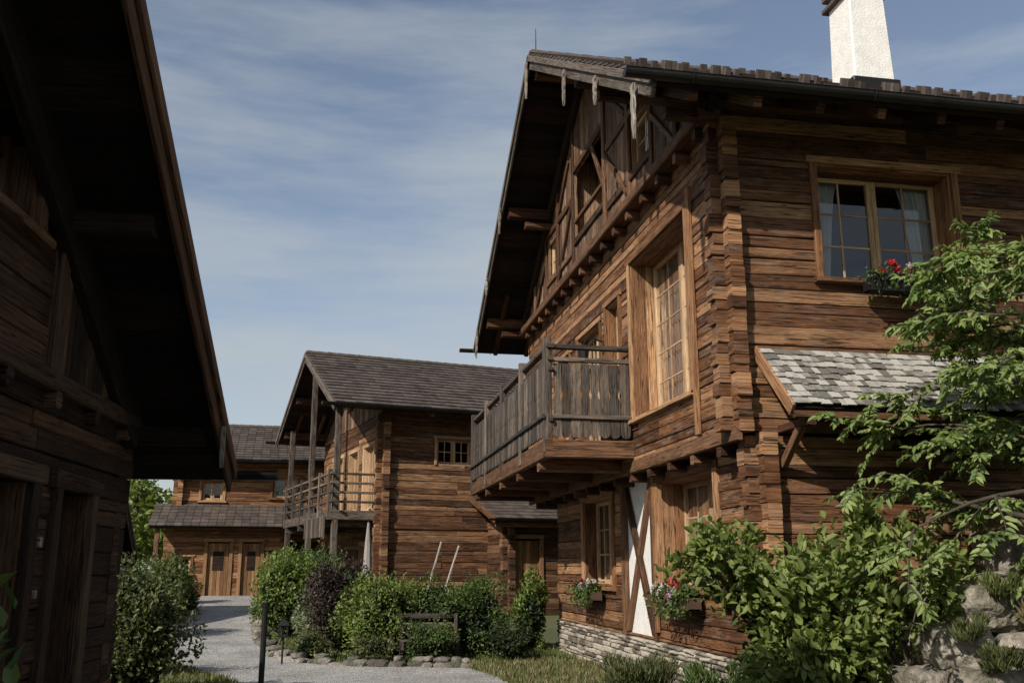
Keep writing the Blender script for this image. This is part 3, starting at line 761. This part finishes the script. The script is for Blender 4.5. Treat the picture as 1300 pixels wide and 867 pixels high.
H('lean_to_deck',M_soff).prism(V((-.7,0,0))+E+t*Ln/2-n*.05,V((5.2,0,0))+E+t*Ln/2-n*.05,t,n,Ln,.12)
sh=H('lean_to_tiles',M_tile); k=0
while k<Ln:
    x=-.75
    while x<5.2:
        sh.prism(E+t*(k-.04)+n*.03+X*(x+.15),E+t*min(k+.36,Ln)+n*.004+X*(x+.15),X,n,.29,.03,.008,.002); x+=.3
    k+=.32
H('posts',M_beam).box(4.2,4.36,-1.8,-1.64,.2,3.1,'z',.01); H('posts',M_beam).box(-.5,-.34,-1.8,-1.64,.2,3.1,'z',.01)
H.done()
H=House('wooden_barn',(-6.3,27.5,0),math.pi)
logwall(H('log_walls',M_logd),Wall('y',0,-1),-3,3,0,4.0,h=.25,lim=lambda z:(-3+max(0,z-2.2)*.9,3-max(0,z-2.2)*.9))
logwall(H('log_walls',M_logd),Wall('x',-3,-1),0,6,0,2,h=.25); logwall(H('log_walls',M_logd),Wall('x',3,1),0,6,0,2,h=.25); logwall(H('log_walls',M_logd),Wall('y',6,1),-3,3,0,2.2,h=.25)
roof(H,-.5,6.5,-3.5,3.5,1.7,0,4.3,purl=(0,),raft=False,gx=.1)
H.done()

# ------------------------------------------------------------------ plants
bush('green_shrub',(-2.75,14.9,-.25),(.85,.9,2.15),9000,.075,L_olive,sub=34)
bush('green_shrub',(-3.4,18.0,-.25),(.8,.8,1.5),5000,.07,L_green)
bush('green_shrub',(-4.3,24.5,0),(.9,.9,1.7),4500,.08,L_green)
bush('green_shrub',(-4.2,29.5,.2),(.7,.7,1.1),2500,.08,L_lime)
bush('green_shrub',(-5.1,33,.4),(.9,.9,1.6),3000,.09,L_green)
bush('leafy_shrub',(-1.0,24.4,.0),(.95,.9,2.1),6500,.085,L_lime,sub=34)
bush('leafy_shrub',(-.7,27.0,.1),(1.1,.9,2.3),5000,.09,L_green)
bush('flowering_shrub',(-.25,22.6,-.1),(.55,.6,1.45),3800,.07,L_vari)
bush('purple_shrub',(.28,21.3,-.15),(.85,.8,2.15),8500,.07,L_purp,sub=34)
bush('round_shrub',(1.05,20.4,-.2),(.85,.8,1.85),10000,.065,L_lime,sub=40)
bush('round_shrub',(2.15,20.6,-.2),(.95,.85,1.75),10000,.065,L_green,sub=38)
bush('round_shrub',(3.05,20.5,-.2),(.85,.8,1.7),9000,.065,L_green,sub=36)
bush('low_shrub',(1.9,19.35,-.2),(.6,.4,.75),3000,.06,L_green)
bush('low_shrub',(.9,19.4,-.2),(.45,.3,.5),2200,.06,L_olive)
bush('low_shrub',(3.6,19.6,-.2),(.5,.4,.7),2200,.06,L_dark)
bush('low_shrub',(4.45,21.5,-.2),(.4,.5,1.7),3000,.08,L_lime)
bush('low_shrub',(-.3,20.2,-.2),(.4,.35,.55),1800,.05,L_olive)
bush('herb_shrub',(4.0,12.4,-.25),(.7,.6,.7),8000,.09,L_olive,wid=.16,upb=1.4,core=False)
bush('herb_shrub',(4.55,11.2,-.2),(.55,.5,.7),5000,.09,L_green,wid=.2,upb=1.2,core=False)
bush('broadleaf_shrub',(5.15,9.75,-.2),(1.15,.7,2.5),4200,.12,L_shrub,sub=44,core=False,wid=.55,sr=(.14,.30))
bush('broadleaf_shrub',(4.35,10.1,1.15),(.75,.45,1.0),1000,.115,L_shrub,sub=18,core=False,wid=.55,sr=(.16,.32))
bush('broadleaf_shrub',(6.1,9.6,0.3),(.8,.6,2.2),2300,.12,L_shrub,sub=28,core=False,wid=.55,sr=(.14,.30))
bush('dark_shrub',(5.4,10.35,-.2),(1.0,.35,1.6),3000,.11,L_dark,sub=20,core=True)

def tree(name,base,h,spread,nprim,leafL,mat,seed,lean=(0,0),per=16,tw=5,start=.25,zr=(-.1,.6)):
    random.seed(seed); e=empty(name,base); mb=MB(); P=[];D=[];Nn=[];LL=[]
    trunk=[V((lean[0]*t*t*h,lean[1]*t*t*h,h*.9*t))+V((U(-.06,.06),U(-.06,.06),0))*(t>0) for t in [i/8 for i in range(9)]]
    mb.tube(trunk,[.11*(1-.85*i/8) for i in range(9)],9)
    def twig(p,d,l,r,depth):
        pts=[p];q=p.copy();dd=d.copy();n=6
        for i in range(n):
            dd=(dd+V((U(-.16,.16),U(-.16,.16),U(-.2,.08)))).normalized(); q=q+dd*l/n; pts.append(q.copy())
        mb.tube(pts,[r*(1-.8*i/n)+.002 for i in range(n+1)],5 if depth else 6)
        if depth<2:
            for k in range(tw):
                i=random.randint(1,n); s=(dd.cross(Z)).normalized()*random.choice((-1,1))
                nd=(dd*U(.4,.9)+s*U(.4,1)+Z*U(-.35,.5)).normalized(); twig(pts[i],nd,l*U(.35,.55),r*.5,depth+1)
        if depth>=1:
            m=per if depth==2 else per//2+4
            for k in range(m):
                t=(k+.5)/m*n; i=int(t); a=pts[i].lerp(pts[min(i+1,n)],t-i)
                s=(dd.cross(Z)).normalized()*(1 if k%2 else -1)
                P.append(a); D.append(dd*U(.3,.9)+s*U(.4,1.1)+V((U(-.4,.4),U(-.4,.4),U(-.7,.3)))); Nn.append(Z*.7+V((U(-1.2,.4),U(-1.2,.4),0))); LL.append(leafL*U(.6,1.25))
    for k in range(nprim):
        t=start+(1-start)*(k+U(0,.9))/nprim; i=min(int(t*8),7); p=trunk[i].lerp(trunk[i+1],t*8-i)
        a=k*2.4+U(-.4,.4); d=V((math.cos(a),math.sin(a),U(*zr)))
        twig(p,d.normalized(),spread*(1.1-.35*t)*U(.8,1.1),.04*(1.2-t),0)
    mb.obj('trunk_and_branches',M_bark,e,True)
    L=np.array(LL); leaves_mesh('leaves',np.array([tuple(p) for p in P]),np.array([tuple(p) for p in D]),np.array([tuple(p) for p in Nn]),L,L*.42,mat,e)
tree('leafy_tree',(7.55,8.5,1.3),3.9,1.85,26,.11,L_tree,5,per=24,start=.15,zr=(-.05,.75))
tree('leafy_tree',(8.4,8.8,1.3),4.3,2.0,20,.11,L_tree,9,per=22,start=.2)
random.seed(21)
def far_trees(name,pts,mat):
    e=empty(name); P=[]
    mb=MB()
    for (x,y,h,r) in pts:
        z0=g(x,y); mb.tube([(x,y,z0-.1),(x+.1,y,z0+h*.4),(x,y,z0+h*.85)],[.2,.13,.04],6)
        for k in range(16):
            d=unit(1)[0]; c=np.array([x,y,z0+h*.6])+d*np.array([r*.65,r*.65,h*.3]); 
            P.append(c+unit(110)*rng.uniform(.5,1,(110,1))*r*.42*np.array([1,1,.85]))
    P=np.concatenate(P); n=len(P); L=rng.uniform(.2,.42,n)
    leaves_mesh('foliage',P,unit(n)+np.array([0,0,.2]),unit(n)+np.array([0,0,1.]),L,L*.6,mat,e); mb.obj('trunks',M_bark,e)
pts=[(-9,47,5.2,2.2),(-11,50,6.2,2.6),(-7.5,52,5.0,2.2),(-13.5,46,6.5,2.6),(-16,50,8,3)]
far_trees('distant_trees',pts,L_lime)
pts=[]
for i in range(46):
    a=U(0,2*math.pi); r=U(70,95); x=r*math.sin(a); y=15+r*math.cos(a)
    if abs(math.atan2(x,y))<.75 and y>0 : h=U(5,6.5)
    else: h=U(8,13)
    pts.append((x,y,h,h*.4))
far_trees('distant_trees',pts,L_green)
bush('tall_herb',(-1.10,3.6,-.25),(.16,.2,2.0),260,.09,L_green,sub=12,core=False,sr=(.2,.5))

def grass(name,regs,mat,hmin=.06,hmax=.16):
    P=[]
    for (x0,x1,y0,y1,n) in regs:
        x=rng.uniform(x0,x1,n);y=rng.uniform(y0,y1,n)
        for a,b_ in zip(x,y):
            l,r=pe(b_) if b_<37.3 else (9,-9)
            e_=.12*abs(noise.noise(V((b_*4,a,1))))
            if l+.02+e_<a<r-.02-e_: continue
            if a>5.05 and b_>11: continue
            P.append((a,b_,g(a,b_)-.03))
    P=np.array(P);n=len(P); D=rng.normal(0,.35,(n,3)); D[:,2]=1; Nn=unit(n); L=rng.uniform(hmin,hmax,n)
    leaves_mesh(name,P,D,Nn,L,L*.10+.005,mat,None,.1)
grass('grass',[(2.6,5.1,11,19,30000),(-3.6,-.9,11.5,20,18000),(-1.7,5,18.7,24,16000),(-5,-3,20,36,6000),(6,9,7.5,11,6000)],L_grass)
grass('dry_grass',[(2.6,5.1,12,19,5000),(-3.6,-.9,11.5,20,2500),(6,9,7.5,11,3000)],L_dry,.08,.22)

e=empty('bed_border_stones'); mb=MB(); random.seed(4)
bp=[(2.75,18.6),(1.9,18.85),(.6,19.2),(-.4,19.75),(-.98,20.8),(-1.35,22.5),(-1.65,25),(-1.9,28)]
for (x0,y0),(x1,y1) in zip(bp,bp[1:]):
    L=math.dist((x0,y0),(x1,y1)); k=0
    ang=math.atan2(y1-y0,x1-x0)
    while k<L:
        w=U(.16,.46); t=(k+w/2)/L; x=x0+(x1-x0)*t;y=y0+(y1-y0)*t
        rock(mb,(x+U(-.06,.06),y+U(-.06,.06),g(x,y)+U(.0,.04)),(w*.53,U(.10,.18),U(.06,.11)),.55,.25,ang+U(-.35,.35),True)
        if random.random()<.7: rock(mb,(x+U(-.1,.1),y+.1,g(x,y)+U(.12,.16)),(w*U(.3,.5),.13,U(.04,.07)),.6,.2,ang+U(-.2,.2),True)
        k+=w*.93
mb.obj('stones',M_edge,e)
e=empty('boulder_retaining_wall'); mb=MB()
for row,(z,x0,y_) in enumerate(((.0,5.9,8.75),(.38,6.1,8.95),(.75,6.35,9.2),(1.1,6.6,9.4),(1.42,6.9,9.6),(1.74,7.3,9.75))):
    x=x0
    while x<11:
        w=U(.4,1.05); h=U(.15,.24)
        rock(mb,(x+w/2,y_+U(-.1,.1),z+U(-.05,.05)),(w*.50,.36,h*1.05),.62,.24,U(-.2,.2)); x+=w*.98
for row,(z,x0) in enumerate(((.0,5.85),(.4,6.1),(.8,6.4),(1.2,6.75))):
    y=9.3
    while y<10.9: rock(mb,(x0,y,z),(.33,.3,.22),.6,.24); y+=.55
mb.obj('boulders',M_rock,e)
for i,(x,y,z,r) in enumerate(((6.5,8.6,.55,.24),(7.1,8.8,.95,.28),(6.1,8.55,.2,.22),(7.5,9.1,1.4,.35),(6.95,8.55,.25,.25),(6.75,8.95,1.25,.22),(6.3,8.8,.85,.2),(7.7,8.7,.7,.3))):
    bush('rock_grass_tuft',(x,y,z),(r,r*.8,r*1.3),1300,.10,(L_olive,L_dry,L_grass)[i%3],sub=8,core=False,wid=.14,upb=1.6,stems=False)

def flowerbox(loc,rot,w,mats,rack=False,nl=1300,sc=1.0):
    e=empty('window_flower_box',loc,rot); mb=MB()
    mb.box(-w/2,w/2,-.09,.09,0,.02); mb.box(-w/2,w/2,-.10,-.08,0,.17,'x',.005); mb.box(-w/2,w/2,.08,.10,0,.17,'x',.005); mb.box(-w/2,-w/2+.02,-.08,.08,0,.17); mb.box(w/2-.02,w/2,-.08,.08,0,.17)
    mb.box(-w/2+.02,w/2-.02,-.08,.08,.02,.14)
    if rack:
        q=-w/2-.05
        while q<w/2+.05: mb.tube([(q,-.16,.0),(q+.03,-.17,.1),(q,-.16,.2)],[.008]*3,4); mb.tube([(q+.06,-.16,.0),(q+.03,-.17,.1),(q+.06,-.16,.2)],[.008]*3,4); q+=.09
        mb.box(-w/2-.06,w/2+.06,-.18,-.14,-.02,.0); mb.box(-w/2-.06,w/2+.06,-.18,-.14,.2,.22)
    mb.obj('trough',M_black if rack else M_clay,e)
    n=int(nl*w); P=np.stack([rng.uniform(-w/2,w/2,n),rng.normal(-.03,.09,n),.15+np.abs(rng.normal(.05,.07,n))],1)
    k=rng.random(n)<.2; P[k,2]-=rng.uniform(.05,.3,k.sum()); P[k,1]-=.1
    L=rng.uniform(.04,.08,n); leaves_mesh('leaves',P,unit(n)+np.array([0,-.4,.3]),unit(n)+np.array([0,0,1.]),L,L*.7,L_green,e)
    for j,mt in enumerate(mats):
        C=[]
        for q in range(int(8*w*sc)):
            c=np.array([rng.uniform(-w/2,w/2)*.5+(j-(len(mats)-1)/2)*w*.28,rng.normal(-.11,.06),rng.uniform(.17,.40)]); C.append(c+unit(40)*rng.uniform(.01,.05,(40,1)))
        C=np.concatenate(C); n=len(C); L=rng.uniform(.02,.036,n); leaves_mesh('flowers',C,unit(n),unit(n),L,L*.9,mt,e)
flowerbox((7.35,10.86,5.12),0,1.15,[L_red,L_pink],rack=True,nl=500)
flowerbox((5.0,13.6,1.02),math.radians(-90),1.3,[L_white,L_pink,L_red])
flowerbox((5.0,18.6,.98),math.radians(-90),1.2,[L_red,L_pink,L_white])

e=empty('lamp_post',(-.80,12.9,-.25)); mb=MB()
mb.tube([(0,0,0),(0,0,1.36)],[.036,.036],10); mb.tube([(0,0,1.36),(0,0,1.42)],[.045,.05],10); mb.tube([(0,0,0),(0,0,.05)],[.08,.07],12)
mb.obj('post',M_black,e)
e=empty('garden_lantern',(-.85,19.6,-.2)); mb=MB()
mb.tube([(0,0,0),(0,0,.5)],[.02,.02],6); mb.box(-.09,.09,-.09,.09,.5,.53)
for a in (-.08,.08):
    for b_ in (-.08,.08): mb.box(a-.01,a+.01,b_-.01,b_+.01,.53,.72)
mb.prism((0,0,.72),(0,0,.84),X,Y,.24,.24,0,0,.04,.04); mb.tube([(0,0,.84),(0,0,.9)],[.012,.012],6)
mb.obj('lantern_body',M_black,e); mb=MB(); mb.box(-.06,.06,-.06,.06,.54,.71); mb.obj('lantern_glass',M_glass,e)
e=empty('garden_stakes',(2.5,24.5,.0)); mb=MB()
mb.beam((-.3,0,.3),(.25,.1,2.25),.08,.04); mb.beam((.1,0,.3),(.7,.1,2.15),.06,.04); mb.obj('stakes',M_pale,e)
e=empty('closed_parasol',(1.0,27.6,.15)); mb=MB()
mb.tube([(0,0,0),(0,0,2.8)],[.025,.02],8); mb.obj('pole',M_beam,e); mb=MB()
mb.tube([(0,0,1.1),(0,0,1.5),(0,0,2.1),(0,0,2.7)],[.15,.12,.09,.03],7); mb.tube([(0,0,1.45),(0,0,1.52)],[.135,.13],7); mb.obj('canvas',M_canvas,e)
e=empty('garden_bench',(2.0,19.75,-.2)); mb=MB()
for z in (.45,.62,.8): mb.box(-.6,.6,.2,.23,z,z+.1,'x',.008)
for y in (-.15,-.03,.09): mb.box(-.6,.6,y-.05,y+.05,.38,.41,'x',.008)
for x in (-.55,.55): mb.box(x-.03,x+.03,.16,.2,0,.9,'z'); mb.box(x-.03,x+.03,-.2,-.14,0,.38,'z'); mb.box(x-.03,x+.03,-.14,.16,.33,.38,'y')
mb.obj('bench_slats',M_grey,e)

# ------------------------------------------------------------------ light, sky, camera
el=math.radians(34.5); sd=V((-.74*math.cos(el),-.6726*math.cos(el),math.sin(el)))
L=bpy.data.lights.new('sun','SUN'); L.energy=5.0; L.angle=math.radians(.5); L.color=(1,.93,.83)
lo=bpy.data.objects.new('sun',L); lo.rotation_euler=(-sd).to_track_quat('-Z','Y').to_euler(); scene.collection.objects.link(lo)
w=bpy.data.worlds.new('World'); scene.world=w; w.use_nodes=True; nt=w.node_tree; nt.nodes.clear()
o=N(nt,'ShaderNodeOutputWorld'); bg=N(nt,'ShaderNodeBackground'); sk=N(nt,'ShaderNodeTexSky',sky_type='NISHITA')
sk.sun_disc=False; sk.sun_elevation=el; sk.sun_rotation=math.atan2(sd.x,sd.y)%(2*math.pi); sk.air_density=1.0; sk.dust_density=1.0; sk.ozone_density=1.2
hs=N(nt,'ShaderNodeHueSaturation'); hs.inputs['Saturation'].default_value=.82; hs.inputs['Value'].default_value=1.15; nt.links.new(sk.outputs[0],hs.inputs['Color'])
tcn=N(nt,'ShaderNodeTexCoord'); tc=tcn.outputs['Generated']
mpn=N(nt,'ShaderNodeMapping'); mpn.inputs['Scale'].default_value=(1.1,1.1,6.5); mpn.inputs['Rotation'].default_value=(.14,-.16,.3); nt.links.new(tc,mpn.inputs['Vector'])
cn=nz(nt,mpn.outputs[0],1.5,9,.58)
sx=N(nt,'ShaderNodeSeparateXYZ'); nt.links.new(tc,sx.inputs[0])
low=ramp(nt,sx.outputs[2],[(.05,.16),(.32,.09),(.60,0.0)])
cf=ramp(nt,mth(nt,'ADD',cn,low),[(.46,0.0),(.60,.45),(.78,.95)])
col=mix(nt,'MIX',cf,hs.outputs[0],(4.6,5.0,5.25))
nt.links.new(col,bg.inputs[0]); bg.inputs[1].default_value=.105; nt.links.new(bg.outputs[0],o.inputs[0])
cam=bpy.data.cameras.new('camera'); cam.lens=33.23; cam.sensor_width=36; cam.clip_end=2000; cam.clip_start=.05
co=bpy.data.objects.new('camera',cam); scene.collection.objects.link(co)
th=math.radians(10.56);p=math.radians(13.45)
F=V((math.sin(th)*math.cos(p),math.cos(th)*math.cos(p),math.sin(p))); R=V((math.cos(th),-math.sin(th),0)); Up=R.cross(F)
co.matrix_world=Matrix(((R.x,Up.x,-F.x,0),(R.y,Up.y,-F.y,0),(R.z,Up.z,-F.z,1.6),(0,0,0,1)))
scene.camera=co
scene.view_settings.view_transform='Standard'; scene.view_settings.look='None'; scene.view_settings.exposure=0
